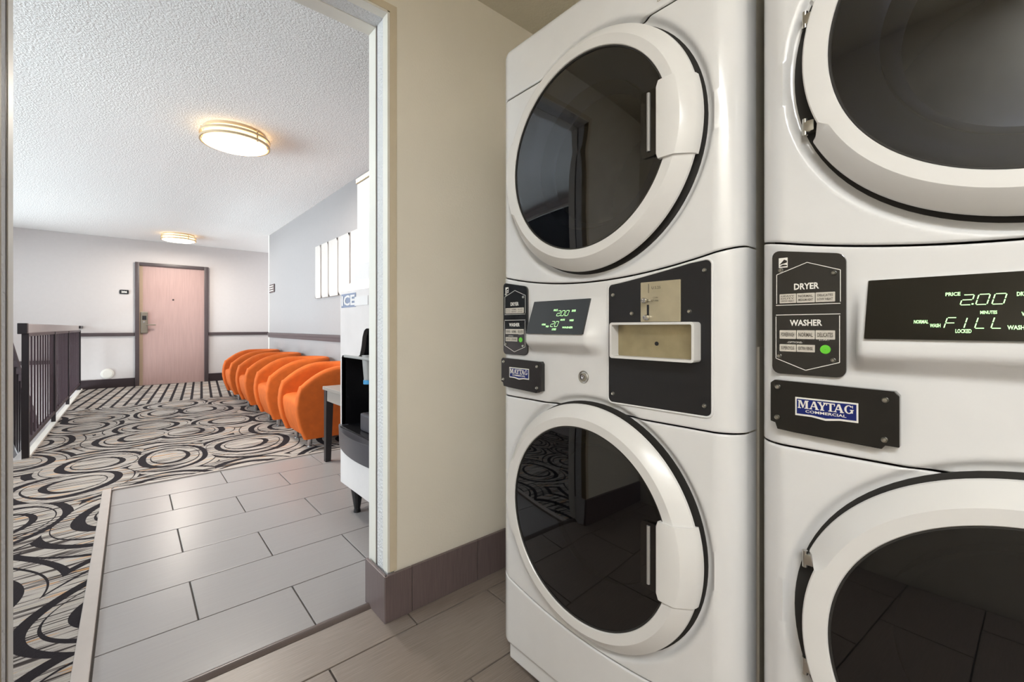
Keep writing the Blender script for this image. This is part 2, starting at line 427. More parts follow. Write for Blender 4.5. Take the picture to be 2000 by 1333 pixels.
# hall shell
o = MB().box(-3.0, 3.7, WY1 - .1, FY + .1, HC, HC + .1).build('ceiling', 'hall_ceiling'); struct(o)
o = MB().box(-3.0, 3.7, FY, FY + .15, -1.6, HC).build('wall_far', 'hall_wall'); struct(o)
o = MB().box(RX, RX + .15, WY1, 7.96, -.02, HC).box(RX + .15, 3.7, 7.81, 7.96, 0, HC).build('wall_hall_right', 'hall_wall_dimmed'); struct(o)
o = MB().box(3.6, 3.7, 7.9, FY, 0, HC).build('wall_corridor_end', 'hall_wall'); struct(o)
o = MB().box(RX - .006, RX + .02, 7.925, 7.966, 0.12, HC - .001).build('trim_6', 'white_paint', smooth=40); struct(o, 'white corner bead on the end of the right hall wall', 'trim')
# stairwell wall with the window band
o = MB().box(LX - .15, LX, WY1, 5.1, -1.6, 0.9).box(LX - .15, LX, 9.3, FY, -1.6, 0.9).box(LX - .15, LX, 5.1, 9.3, -1.6, -1.2).box(LX - .15, LX, 5.1, 9.3, -0.1, 0.9).box(LX - .15, LX, WY1, FY, 2.4, HC).box(LX - .15, LX, WY1, 1.8, 0.9, 2.4).box(LX - .15, LX, 9.3, FY, 0.9, 2.4).build('wall_stairwell', 'hall_wall'); struct(o)
wn = MB()
for y in (1.8, 3.66, 5.525, 7.39, 9.25): wn.box(LX - .1, LX - .04, y, y + .05, 0.9, 2.4)
wn.box(LX - .1, LX - .04, 1.8, 9.3, 0.9, 0.95).box(LX - .1, LX - .04, 1.8, 9.3, 2.35, 2.4)
wn = wn.build('window_1', 'white_paint'); struct(wn)
for k in range(4):
    MB().box(LX - .075, LX - .069, 1.85 + 1.865 * k, 3.66 + 1.865 * k, 0.95, 2.35).build('pane', 'clear_glass', wn)
wn = MB()
for y in (5.1, 6.48, 7.87, 9.25): wn.box(LX - .1, LX - .04, y, y + .05, -1.2, -0.1)
wn.box(LX - .1, LX - .04, 5.1, 9.3, -1.2, -1.15).box(LX - .1, LX - .04, 5.1, 9.3, -0.15, -0.1)
wn = wn.build('window_2', 'white_paint'); struct(wn)
for k in range(3):
    MB().box(LX - .075, LX - .069, 5.15 + 1.385 * k, 6.48 + 1.385 * k, -1.15, -0.15).build('pane', 'clear_glass', wn)
o = MB().box(-0.75, -0.62, 4.90, FY, -1.5, -0.12).build('wall_stair_side', 'hall_wall'); struct(o)
o = MB().box(LX, -0.62, 4.84, 4.90, -1.5, -0.12).build('wall_stair_head', 'hall_wall'); struct(o)

# chair rails and baseboards of the hall
o = MB().bbox(-0.66, 0.055, FY - .022, FY, 0.855, 0.91, .006).build('trim_7', 'dark_trim'); struct(o, 'dark chair rail on the far wall beside the railing', 'chair rail')
o = MB().bbox(1.09, 3.6, FY - .022, FY, 0.855, 0.91, .006).build('trim_8', 'dark_trim'); struct(o, 'dark chair rail on the far wall right of the door', 'chair rail')
m_ = MB().bbox(RX - .018, RX, 2.5, 7.94, 0.842, 0.918, .006).bbox(RX - .028, RX, 2.5, 7.94, 0.885, 0.905, .004)
o = m_.build('trim_9', 'dark_trim', smooth=40); struct(o, 'moulded dark chair rail above the orange chairs', 'chair rail')
o = MB().bbox(LX, -0.80, FY - .03, FY, 0.43, 0.49, .006).build('trim_10', 'dark_trim'); struct(o)
o = MB().bbox(-0.66, 0.06, FY - .018, FY, 0, 0.145, .004).bbox(1.08, 3.6, FY - .018, FY, 0, 0.145, .004).build('baseboard_far', 'base_dark'); struct(o)
o = MB().bbox(RX - .016, RX, 1.6, 7.95, 0, 0.12, .004).build('baseboard_right', 'base_dark'); struct(o)

# far door
d = MB().box(0.112, 1.022, FY - .012, FY + .02, 0.006, 2.06).build('door_1', 'door_wood'); struct(d, 'pinkish wood guest room door with dark frame', 'door')
fr = MB().bbox(0.056, 0.112, FY - .045, FY, 0, 2.115, .006).bbox(1.022, 1.085, FY - .045, FY, 0, 2.115, .006).bbox(0.112, 1.022, FY - .045, FY, 2.06, 2.115, .006)
fr.build('door_frame', 'dark_trim', d, smooth=40)
MB().box(0.112, 0.158, FY - .014, FY - .010, 0.01, 2.058).build('edge_strip', mat('door_edge', rgb(172, 150, 128), 0.5), d)
lk = MB().bbox(0.128, 0.225, FY - .035, FY - .01, 0.90, 1.27, .012).build('lock_plate', 'lock_metal', d)
MB().box(0.150, 0.205, FY - .040, FY - .034, 1.13, 1.20).build('card_slot', 'black_plate', lk)
MB().lathe([(0.0, 0), (0.014, 0), (0.016, .01)], (0.172, FY - .04, 1.09), 'z', 12).cyl((0.175, FY - .05, 1.095), (0.175, FY - .034, 1.095), 0.014).build('cylinder', 'chrome', lk)
MB().bbox(0.20, 0.33, FY - .075, FY - .06, 1.035, 1.055, .004).cyl((0.205, FY - .065, 1.045), (0.205, FY - .03, 1.045), .012).build('lever', 'lock_metal', lk)
MB().cyl((0.57, FY - .018, 1.49), (0.57, FY - .01, 1.49), .014).build('peephole', 'base_dark', d)

# ------------------------------------------------------------------ stacked washer dryers
HW, YC = 0.3335, 0.292
UZ, LZ = 1.403, 0.548
def sstep(a, b, t):
    t = max(0, min(1, (t - a) / (b - a))); return t * t * (3 - 2 * t)
def hood(y, z):
    # wedge carrying the display
    if z > 1.075 or z < 0.92: return 0
    if z >= 0.98: h = 0.031 * max(0, min(1, (1.070 - z) / 0.09))
    elif z >= 0.965: h = 0.031
    else: h = 0.031 * (1 - sstep(0, 1, (0.965 - z) / 0.035))
    if y > 0.184: h *= 1 - sstep(0.184, 0.202, y)
    elif y < -0.012: h *= max(0, 1 - (-0.012 - y) / 0.042)
    return h
def dish(y, z):
    r = min(math.hypot(y, z - UZ), math.hypot(y, z - LZ))
    return 0.010 * (1 - sstep(0.281, 0.294, r))
def seam_top(y): return 1.107 + 0.042 * (y / 0.333) ** 2
def seam_low(y): return 0.252 + 0.044 * (y / 0.32) ** 2
def plan():
    pts = [(HW, 0.085), (HW, 0.047)]
    for i in range(1, 9):
        t = math.radians(72 * i / 8)
        pts.append((YC + (HW - YC) * (math.cos(t) - math.cos(math.radians(72))) / (1 - math.cos(math.radians(72))), 0.047 * (1 - math.sin(t) / math.sin(math.radians(72)))))
    n = 106
    mid = [(YC - 2 * YC * i / n, 0.0) for i in range(1, n)]
    return pts + mid + [(-y, x) for y, x in reversed(pts)]
PL = plan()
def panel(name, zlo, zhi, parent, top_r=0.004, bot_r=0.004, dz=0.0056):
    H = max(zhi(y) - zlo(y) for y, x in PL); n = max(6, int(H / dz))
    vv = []
    for i in range(6): vv.append(('b', i / 6))
    for i in range(n + 1): vv.append(('m', i / n))
    for i in range(5, -1, -1): vv.append(('t', i / 6))
    vs = []; W_ = len(PL)
    for kind, q in vv:
        for y, x in PL:
            a, b = zlo(y), zhi(y)
            if kind == 'm':
                z = a + bot_r + (b - top_r - a - bot_r) * q; push = 0
            elif kind == 'b':
                z = a + bot_r * (1 - math.cos(q * PI / 2)); push = bot_r * (1 - math.sin(q * PI / 2))
            else:
                z = b - top_r * (1 - math.cos(q * PI / 2)); push = top_r * (1 - math.sin(q * PI / 2))
            vs.append((x + push + dish(y, z) - hood(y, z), y, z))
    fs = []
    for r in range(len(vv) - 1):
        for c in range(W_ - 1):
            f = (r * W_ + c, r * W_ + c + 1, (r + 1) * W_ + c + 1, (r + 1) * W_ + c)
            if all(min(math.hypot(vs[i][1], vs[i][2] - UZ), math.hypot(vs[i][1], vs[i][2] - LZ)) < 0.205 for i in f): continue
            fs.append(f)
    return MB().add(vs, fs).build(name, 'enamel', parent, smooth=50)

def ring_door(name, zc, parent, glass):
    n = 144
    std = [(.2215, -.026), (.2222, -.0360), (.2235, -.0378), (.2435, -.0390), (.2450, -.0382), (.2660, -.0205), (.2710, -.0150), (.2720, -.010), (.268, -.007), (.235, -.006), (.222, -.006)]
    hin = [(.2215, -.026), (.2222, -.0360), (.2235, -.0378), (.2435, -.0390), (.2525, -.0386), (.2545, -.0366), (.2548, -.0200), (.2545, -.012), (.250, -.007), (.235, -.006), (.222, -.006)]
    vs = []
    for i in range(n):
        t = 2 * PI * i / n; tt = (t + PI) % (2 * PI) - PI
        p = hin if -math.radians(23.5) < tt < math.radians(21) else std
        for r, x in p: vs.append((x, r * math.cos(t), zc + r * math.sin(t)))
    k = len(std)
    fs = [(i * k + j, i * k + (j + 1) % k, ((i + 1) % n) * k + (j + 1) % k, ((i + 1) % n) * k + j) for i in range(n) for j in range(k)]
    d = MB().add(vs, fs).build(name, 'plastic_white', parent, smooth=24)
    MB().lathe([(.2205, -.0325), (.18, -.0350), (.12, -.0372), (.06, -.0385), (.0005, -.039)], (0, 0, zc), 'x', 96).build('glass', glass, d, smooth=60)
    MB().lathe([(.2222, -.034), (.2215, -.0352), (.2195, -.0352), (.2185, -.032)], (0, 0, zc), 'x', 96).build('glass_seal', 'rubber', d, smooth=40)
    MB().lathe([(.2205, -.028), (.205, -.016), (.180, .010), (.168, .050), (.160, .055), (.150, .040), (.10, .028), (.0005, .026)] if glass == 'washer_glass' else [(.2205, -.028), (.206, -.010), (.186, .004), (.170, .010), (.160, .040), (.150, .045)], (0, 0, zc), 'x', 72).build('door_bowl', 'bowl', d, smooth=50)
    MB().lathe([(.2770, .0105), (.2770, .0082), (.256, .0082), (.256, -.007), (.215, -.007), (.215, .02)], (0, 0, zc), 'x', 96).build('gasket_gap_shade', 'rubber', d, smooth=40)  # gasket with a flat dark flange standing in for shade in the door gap
    # handle pad on the opening side
    vs = []; m = 15; hz = .0755
    for i in range(m):
        z = -hz + 2 * hz * i / (m - 1)
        e = min(1, (hz - abs(z)) / .004)
        yi = -.197 - .004 * (1 - e)
        def ya(r): return -math.sqrt(r * r - z * z)
        for y, x in ((yi - .002, -.030), (yi, -.0405), (yi - .002, -.0428), (yi - .008, -.0436), (ya(.246), -.0430), (ya(.2485), -.0415), (ya(.2695), -.0225), (ya(.2745), -.014), (ya(.2755), -.005)):
            vs.append((x, y, zc + z))
    k = 9
    fs = [(i * k + j, i * k + j + 1, (i + 1) * k + j + 1, (i + 1) * k + j) for i in range(m - 1) for j in range(k - 1)]
    fs += [tuple(range(k)), tuple((m - 1) * k + j for j in range(k - 1, -1, -1))]
    MB().add(vs, fs).build('handle', 'plastic_white', d, smooth=38)
    pk = MB().prism([rrect(-.066, .066, -.198, -.163, .008)], lambda u, v: (-.0395, v, zc + u), lambda u, v: (-.0345, v, zc + u)).build('handle_pocket', 'black_gloss', d, smooth=40)
    MB().cyl((-.0405, -.181, zc - .055), (-.0405, -.181, zc + .060), .0035, n=10).build('pocket_highlight', 'ice_grey', pk, smooth=40)  # grey rod standing in for the highlight along the pocket
    for zz in (.085, -.085):
        MB().bbox(-.008, .008, .246, .262, zc + zz - .009, zc + zz + .009, .003).cyl((-.004, .259, zc + zz - .013), (-.004, .259, zc + zz + .013), .004, n=12).build('hinge', 'steel', d, smooth=40)
    return d

def screw(parent, y, z, d, r=.0036):
    return MB().lathe([(.0003, -.0030), (r * .45, -.0030), (r * .5, -.0014), (r * .8, -.0028), (r, -.0012), (r, .002)], (-d, y, z), 'x', 14).build('screw', 'steel', parent, smooth=40)

SERIF = {
 'M': [[(0, 0), (.30, 0), (.30, .1), (0, .1)], [(.07, .1), (.19, .1), (.19, .9), (.07, .9)], [(0, .9), (.30, .9), (.30, 1), (0, 1)], [(.12, 1), (.32, 1), (.56, .22), (.45, .02)], [(.45, .02), (.53, .12), (.76, 1), (.66, 1)],
       [(.70, .9), (1, .9), (1, 1), (.70, 1)], [(.72, .1), (.93, .1), (.93, .9), (.72, .9)], [(.62, 0), (1, 0), (1, .1), (.62, .1)]],
 'A': [[(0, 0), (.32, 0), (.32, .1), (0, .1)], [(.62, 0), (1, 0), (1, .1), (.62, .1)], [(.10, .05), (.22, .05), (.54, 1), (.42, 1)], [(.40, 1), (.62, 1), (.93, .05), (.69, .05)], [(.25, .30), (.72, .30), (.72, .40), (.25, .40)]],
 'Y': [[(.28, 0), (.72, 0), (.72, .1), (.28, .1)], [(.38, .05), (.62, .05), (.62, .5), (.38, .5)], [(0, .9), (.42, .9), (.42, 1), (0, 1)], [(.6, .9), (1, .9), (1, 1), (.6, 1)], [(.07, .95), (.32, .95), (.60, .42), (.40, .42)], [(.72, .95), (.88, .95), (.60, .42), (.48, .42)]],
 'T': [[(.26, 0), (.74, 0), (.74, .1), (.26, .1)], [(.38, .05), (.62, .05), (.62, .95), (.38, .95)], [(0, .88), (1, .88), (1, 1), (0, 1)], [(0, .68), (.1, .68), (.1, .9), (0, .9)], [(.9, .68), (1, .68), (1, .9), (.9, .9)]],
}
def arc_poly(cx, cy, r0x, r0y, r1x, r1y, a0, a1, n=16):
    o_ = []
    for i in range(n):
        A = math.radians(a0 + (a1 - a0) * i / n); B = math.radians(a0 + (a1 - a0) * (i + 1) / n)
        o_.append([(cx + r1x * math.cos(A), cy + r1y * math.sin(A)), (cx + r1x * math.cos(B), cy + r1y * math.sin(B)), (cx + r0x * math.cos(B), cy + r0y * math.sin(B)), (cx + r0x * math.cos(A), cy + r0y * math.sin(A))])
    return o_
SERIF['G'] = arc_poly(.48, .5, .24, .40, .48, .5, 40, 330, 20) + [[(.60, .40), (1, .40), (1, .5), (.60, .5)], [(.70, .08), (.92, .08), (.92, .45), (.70, .45)], [(.84, .68), (.92, .68), (.92, .98), (.84, .98)]]
SEG = {'a': ((0, 1), (1, 1)), 'b': ((1, 1), (1, .5)), 'c': ((1, .5), (1, 0)), 'd': ((0, 0), (1, 0)), 'e': ((0, .5), (0, 0)), 'f': ((0, 1), (0, .5)), 'g': ((0, .5), (1, .5)), 'i': ((.5, 1), (.5, .5)), 'j': ((.5, .5), (.5, 0))}
DIG = {'2': 'abged', '0': 'abcdef', 'F': 'afge', 'I': 'ij', 'L': 'fed'}
def seg7(mb, s, u0, v0, w, h, pitch, fn, t=.0011, sl=.22):
    u = u0
    for ch in s:
        if ch == '.':
            rect(mb, u - pitch * .26, u - pitch * .26 + t * 1.6, v0, v0 + t * 1.6, fn); continue
        for q in DIG[ch]:
            (a, b), (c, e) = SEG[q]
            p0 = Vector((u + a * w + sl * b * h, v0 + b * h)); p1 = Vector((u + c * w + sl * e * h, v0 + e * h))
            dr = (p1 - p0).normalized(); p0 += dr * t * .55; p1 -= dr * t * .55; nn = Vector((-dr.y, dr.x)) * t / 2
            quad(mb, [tuple(p0 + nn), tuple(p1 + nn), tuple(p1 - nn), tuple(p0 - nn)], fn)
        u += pitch

def make_machine():
    R = empty('stacked_washer_dryer')
    # cabinet: open-fronted shell
    MB().box(.06, .68, .322, .330, .06, 1.79).box(.06, .68, -.330, -.322, .06, 1.79).box(.06, .68, -.330, .330, 1.782, 1.79).box(.672, .68, -.33, .33, .06, 1.79).box(.06, .68, -.33, .33, .06, .068).box(.10, .68, -.334, -.328, .06, .962).box(.10, .68, .328, .334, .06, .962).build('cabinet', 'body_side', R)
    panel('top_panel', lambda y: 1.6505, lambda y: 1.797, R, top_r=.022)
    panel('dryer_front', lambda y: seam_top(y) + .0015, lambda y: 1.6475, R)
    panel('control_front', lambda y: .8065, lambda y: seam_top(y) - .0015, R)
    panel('washer_front', lambda y: seam_low(y) + .0012, lambda y: .8035, R)
    panel('access_panel', lambda y: .098, lambda y: seam_low(y) - .0012, R, bot_r=.010)
    MB().bbox(.014, .12, -.300, .300, .048, .100, .004).build('toe_kick', 'enamel', R)
    for x in (.10, .60):
        for y in (-.27, .27):
            MB().cyl((x, y, .012), (x, y, .06), .010).cyl((x, y, 0), (x, y, .014), .024, .020).build('foot', 'rubber', R, smooth=40)
    ring_door('dryer_door', UZ, R, 'dryer_glass')
    ring_door('washer_door', LZ, R, 'washer_glass')
    for zc, m in ((UZ, 'drum_steel'), (LZ, 'drum_steel')):
        MB().lathe([(.203, .012), (.198, .06), (.215, .075), (.235, .09), (.235, .42), (.0005, .42)], (0, 0, zc), 'x', 64).build('drum', m, R, smooth=50)
    # display
    def fd(y, s, lift=0.0): return (-.0335 + .0305 * s - .0012 - lift, y, .984 + .084 * s)
    dp = MB().prism([rrect(-.008, .180, 0.0, 1.0, .004, 2)], lambda y, s: fd(y, s), lambda y, s: (fd(y, s)[0] + .012, y, fd(y, s)[2])).build('display', 'screen_black', R, bev=.0012)
    # instruction label plate
    D = .0052
    lo = [(y, z + (y - .306) * .17 * max(0, min(1, (z - 1.0) / .1))) for y, z in rrect(.206, .306, .924, 1.128, .012)]
    lp = MB().prism([lo], lambda y, z: (-D, y, z), lambda y, z: (.012, y, z)).build('label_plate', 'label_black', R, bev=.001)
    f0 = lambda y, z: (-D - .0004, y, z)
    def T(mb, s, y0, y1, z0, z1, fn=f0, bold=.0, d=0, shear=0):
        cy, cz = (y0 + y1) / 2, (z0 + z1) / 2
        put_text(mb, s, abs(y0 - y1), z1 - z0, lambda u, v: (fn(0, 0)[0] - d, cy - u, cz + v), bold, shear)
    pm = MB()
    T(pm, 'DRYER', .274, .240, 1.0605, 1.0705, bold=.03); T(pm, 'WASHER', .280, .236, 1.0025, 1.0125, bold=.03)
    T(pm, 'START', .240, .226, .9795, .9825); T(pm, '-OPTIONS-', .284, .262, .9745, .9775)
    def line(mb, a, b, t=.0011):
        p, q = Vector(a), Vector(b); dr = (q - p).normalized(); n_ = Vector((-dr.y, dr.x)) * t / 2
        quad(mb, [tuple(p + n_), tuple(q + n_), tuple(q - n_), tuple(p - n_)], f0)
    for a, b in (((.299, 1.039), (.299, 1.087)), ((.299, 1.087), (.256, 1.103)), ((.256, 1.103), (.213, 1.087)), ((.213, 1.087), (.213, 1.039)), ((.300, 1.0365), (.213, 1.0365)),
                 ((.300, 1.0205), (.213, 1.0205)), ((.300, 1.018), (.300, .949)), ((.300, .949), (.258, .932)), ((.258, .932), (.214, .947)), ((.214, .947), (.214, 1.018))): line(pm, a, b)
    rect(pm, .296, .283, 1.098, 1.114, f0)
    pm.build('lettering', 'print_white', lp)
    km = MB()
    k1 = lambda y, z: (-D - .0006, y, z)
    quad(km, [(.295, 1.103), (.288, 1.111), (.284, 1.109), (.284, 1.106)], k1); quad(km, [(.295, 1.100), (.290, 1.103), (.284, 1.102), (.284, 1.100)], k1)
    km.build('emblem', 'label_black', lp)
    # buttons are sub-parts of the plate; their print belongs to the plate level as well
    cols = ((.2945, .271), (.270, .2455), (.2445, .2195))
    bl = MB()
    def flat_button(c, z0, z1, lines):
        y0, y1 = c
        MB().prism([rrect(min(y0, y1), max(y0, y1), z0, z1, .0008, 2)], lambda y, z: (-D - .0012, y, z), lambda y, z: (-D, y, z)).build('button', 'print_grey', lp)
        n = len(lines); h = (z1 - z0 - .003) / n
        for i, s in enumerate(lines):
            zt = z1 - .0015 - i * h
            put_text(bl, s, abs(y0 - y1) * .8, h * .62, lambda u, v: (-D - .0016, (y0 + y1) / 2 - u, zt - h / 2 + v), .015)
    flat_button(cols[0], 1.0395, 1.0545, ['HEAVY', 'DUTY', 'HIGH HEAT']); flat_button(cols[1], 1.0395, 1.0545, ['NORMAL', 'MEDIUM HEAT']); flat_button(cols[2], 1.0395, 1.0545, ['DELICATES', 'LOW HEAT'])
    bl.build('lettering', 'print_dark', lp); bl = MB()
    flat_button(cols[0], .9815, .9955, ['POWERWASH']); flat_button(cols[1], .9815, .9955, ['NORMAL']); flat_button(cols[2], .9815, .9955, ['DELICATES'])
    flat_button(cols[0], .9610, .9725, ['SUPERCYCLE']); flat_button(cols[1], .9610, .9725, ['EXTRA RINSE'])
    bl.build('lettering', 'print_dark', lp)
    MB().lathe([(.0004, -.0016), (.0065, -.0014), (.0070, 0)], (-D, .232, .966), 'x', 24).build('start_button', 'green_button', lp, smooth=40)
    for y, z in ((.293, 1.094), (.221, 1.083), (.295, .953), (.222, .950)): screw(lp, y, z, D)
    # badge plate
    B = .013
    bp_ = MB().prism([[(.306, .846), (.299, .844), (.296, .834), (.272, .832), (.164, .828), (.160, .834), (.145, .834), (.145, .905), (.150, .911), (.300, .914), (.306, .909)]], lambda y, z: (-B, y, z), lambda y, z: (.006, y, z)).build('badge_plate', 'black_gloss', R, bev=.0015)
    fb = lambda y, z: (-B - .0006, y, z); fb2 = lambda y, z: (-B - .0010, y, z); fb3 = lambda y, z: (-B - .0014, y, z)
    quad_m = MB(); quad(quad_m, [(.270, .8895), (.190, .8895), (.190, .8605), (.212, .8605), (.230, .8575), (.248, .8605), (.270, .8605)], fb); quad_m.build('logo_border', 'print_white', bp_)
    quad_m = MB(); quad(quad_m, [(.2678, .8870), (.1922, .8870), (.1922, .8635), (.212, .8635), (.230, .8610), (.248, .8635), (.2678, .8635)], fb2); quad_m.build('logo_field', 'logo_blue', bp_)
    lg = MB(); wds = [('M', .0145), ('A', .0130), ('Y', .0122), ('T', .0110), ('A', .0130), ('G', .0112)]
    yy = .2662; kern = [0, .0006, -.002, -.001, -.002, .0004]
    for (ch, w), kn in zip(wds, kern):
        yy -= kn
        for poly in SERIF[ch]: quad(lg, [(yy - u * w, .8726 + v * .0126) for u, v in poly], fb3)
        yy -= w
    T(lg, 'COMMERCIAL', .256, .204, .8664, .8706, fn=fb3, bold=.02)
    lg.build('lettering', 'print_white', bp_)
    for y, z in ((.295, .903), (.160, .898), (.296, .853), (.161, .842)): screw(bp_, y, z, B, .0042)
    # coin mechanism
    cp = []
    for (y0, z0, a) in ((-.058 - .012, seam_top(-.07) - .014 - .012, 90), ): pass
    top = [(-.070 - .196 * i / 10, 1.0955 + .0315 * (i / 10) ** 1.15) for i in range(11)]
    out = []
    def corner(cy, cz, a0, r=.011):
        for i in range(6):
            t = math.radians(a0 + 90 * i / 5); out.append((cy + r * math.cos(t), cz + r * math.sin(t)))
    corner(-.069, 1.0845, 0)
    out += [(y, z) for y, z in top[1:-1]]
    corner(-.276, 1.115, 90); corner(-.276, .845, 180); corner(-.069, .845, 270)
    cpn = MB().prism([out], lambda y, z: (-.0022, y, z), lambda y, z: (.004, y, z)).build('coin_panel', 'black_plate', R)
    cy_, cz_ = -.1725, .975
    MB().tube([(-.0005, cy_ + (y - cy_) * 1.018, cz_ + (z - cz_) * 1.012) for y, z in out], .0026, 8, True).build('coin_panel_rim', 'enamel', cpn, smooth=60)
    for y, z in ((-.070, 1.072), (-.275, 1.107), (-.118, 1.030), (-.246, 1.031), (-.070, .853), (-.275, .853)): screw(cpn, y, z, .0022, .0042)
    sp_ = MB().prism([rrect(-.229, -.141, 1.0115, 1.094, .001, 1)], lambda y, z: (-.0052, y, z), lambda y, z: (-.002, y, z)).build('coin_plate', 'coin_metal', cpn, bev=.0006)
    fs_ = lambda y, z: (-.0056, y, z)
    sm = MB(); rect(sm, -.1595, -.1605, 1.071, 1.090, fs_); sm.build('coin_slot', 'black_plate', sp_)
    sm = MB(); rect(sm, -.156, -.161, 1.024, 1.047, fs_); sm.build('slide_slot', 'black_plate', sp_)
    sm = MB(); T(sm, 'U.S.25', -.167, -.187, 1.0785, 1.084, fn=fs_); T(sm, 'COIN', -.170, -.181, 1.059, 1.0625, fn=fs_); T(sm, 'RETURN', -.165, -.182, 1.0525, 1.0565, fn=fs_); sm.build('lettering', 'print_dark', sp_)
    MB().lathe([(.0004, -.020), (.004, -.0195), (.0058, -.016), (.0058, -.012), (.0035, -.010), (.0035, 0)], (-.005, -.158, 1.055), 'x', 20).build('return_knob', 'chrome', sp_, smooth=50)
    MB().lathe([(.0004, -.013), (.0045, -.012), (.0058, -.009), (.0058, -.005), (.005, 0)], (-.005, -.158, 1.0205), 'x', 20).build('slide_knob', 'chrome', sp_, smooth=50)
    y0, y1, z0, z1, dd = -.268, -.080, .934, 1.0105, .030
    oo, ii = rrect(y0, y1, z0, z1, .006, 4), rrect(y0 + .005, y1 - .005, z0 + .005, z1 - .005, .003, 4)
    tr_ = MB().prism([oo, list(reversed(ii))], lambda y, z: (-dd, y, z), lambda y, z: (-.002, y, z)).build('coin_tray', 'plastic_white', cpn, bev=.001)
    MB().box(-.0042, -.002, y0 + .003, y1 - .003, z0 + .003, z1 - .003).build('tray_back', 'tray_metal', tr_)
    MB().cyl((-.0055, -.178, .967), (-.004, -.178, .967), .0042, n=18).build('lock_hole', 'black_plate', tr_)
    # key lock
    kl = MB().lathe([(.0155, .000), (.0150, -.0012), (.0105, .0005), (.0100, -.004), (.0075, -.0045), (.0070, -.001), (.0004, -.001)], (0, .016, .882), 'x', 28).build('key_lock', 'steel', R, smooth=40)
    MB().lathe([(.0048, .0), (.0048, -.0045), (.0030, -.0045), (.0028, -.002), (.0004, -.002)], (0, .016, .882), 'x', 20).build('key_barrel', 'chrome', kl, smooth=40)
    # warning sticker on the top panel
    st = MB(); rect(st, -.176, -.285, 1.664, 1.735, lambda y, z: (-.0006, y, z)); st = st.build('warning_sticker', 'print_white', R)
    sm = MB(); fq = lambda y, z: (-.0010, y, z)
    for a in (((-.1772, 1.6652), (-.2838, 1.6660)), ((-.1772, 1.7332), (-.2838, 1.7340))): rect(sm, a[0][0], a[1][0], a[0][1], a[1][1], fq)
    for a in (((-.1772, 1.6652), (-.1780, 1.7340)), ((-.2830, 1.6652), (-.2838, 1.7340))): rect(sm, a[0][0], a[1][0], a[0][1], a[1][1], fq)
    quad(sm, [(-.188, 1.674), (-.193, 1.680), (-.196, 1.680), (-.191, 1.674)], fq)
    sm.build('sticker_border', 'print_dark', st)
    sm = MB()
    for i in range(6): rect(sm, -.202, -.245 - .008 * (i % 3), 1.672 + i * .009, 1.675 + i * .009, fq)
    sm.build('sticker_lines', 'print_red', st)
    return R

def display_text(R, second, words):
    def fn(y, s): return (-.0335 + .0305 * s - .0018, y, .984 + .084 * s)
    dp = [c for c in R.children if c.name.split('.')[0] == 'display'][0]
    mb = MB(); K = 1 / .084
    def g(u, v): return fn(.0865 - u, v * K)     # u to the right, v up in metres
    seg7(mb, '2.00', 0, .0445, .0095, .0128, .0135, g)
    if second == 'FILL': seg7(mb, 'FILL', -.014, .0150, .0085, .0135, .0135, g)
    else: seg7(mb, '20', -.012, .0180, .0095, .0128, .0135, g)
    for s, y0, y1, v, h in words:
        put_text(mb, s, y0 - y1, h, lambda u, w, y0=y0, y1=y1, v=v: fn((y0 + y1) / 2 - u, (v + w) * K), .03)
    mb.build('digits', 'display_green', dp)

MA = make_machine()
MB_ = copy_tree(MA)
MA.location = (.81, .65, 0); MB_.location = (.81, -.046, 0)
tag(MA, 'white stacked washer and dryer whose display reads 2.00 over 20, beside the beige wall', 'washer dryer', 'coin laundry machines')
tag(MB_, 'white stacked washer and dryer at the right edge, display reading 2.00 and FILL', 'washer dryer', 'coin laundry machines')
common = [('PRICE', .100, .0865, .0590, .0048), ('NORMAL', .129, .115, .0235, .0048), ('WASH', .1135, .1035, .0185, .0048), ('MINUTES', .069, .055, .0345, .0042), ('LOCKED', .090, .076, .0115, .0050), ('DRYER', .0395, .027, .0560, .0050)]
display_text(MB_, 'FILL', common + [('WASHER', .047, .028, .0160, .0052), ('WASH', .036, .024, .032, .005)])
display_text(MA, '20', common + [('WASHER', .058, .024, .0160, .0045), ('WASH', .040, .027, .0330, .0050)])

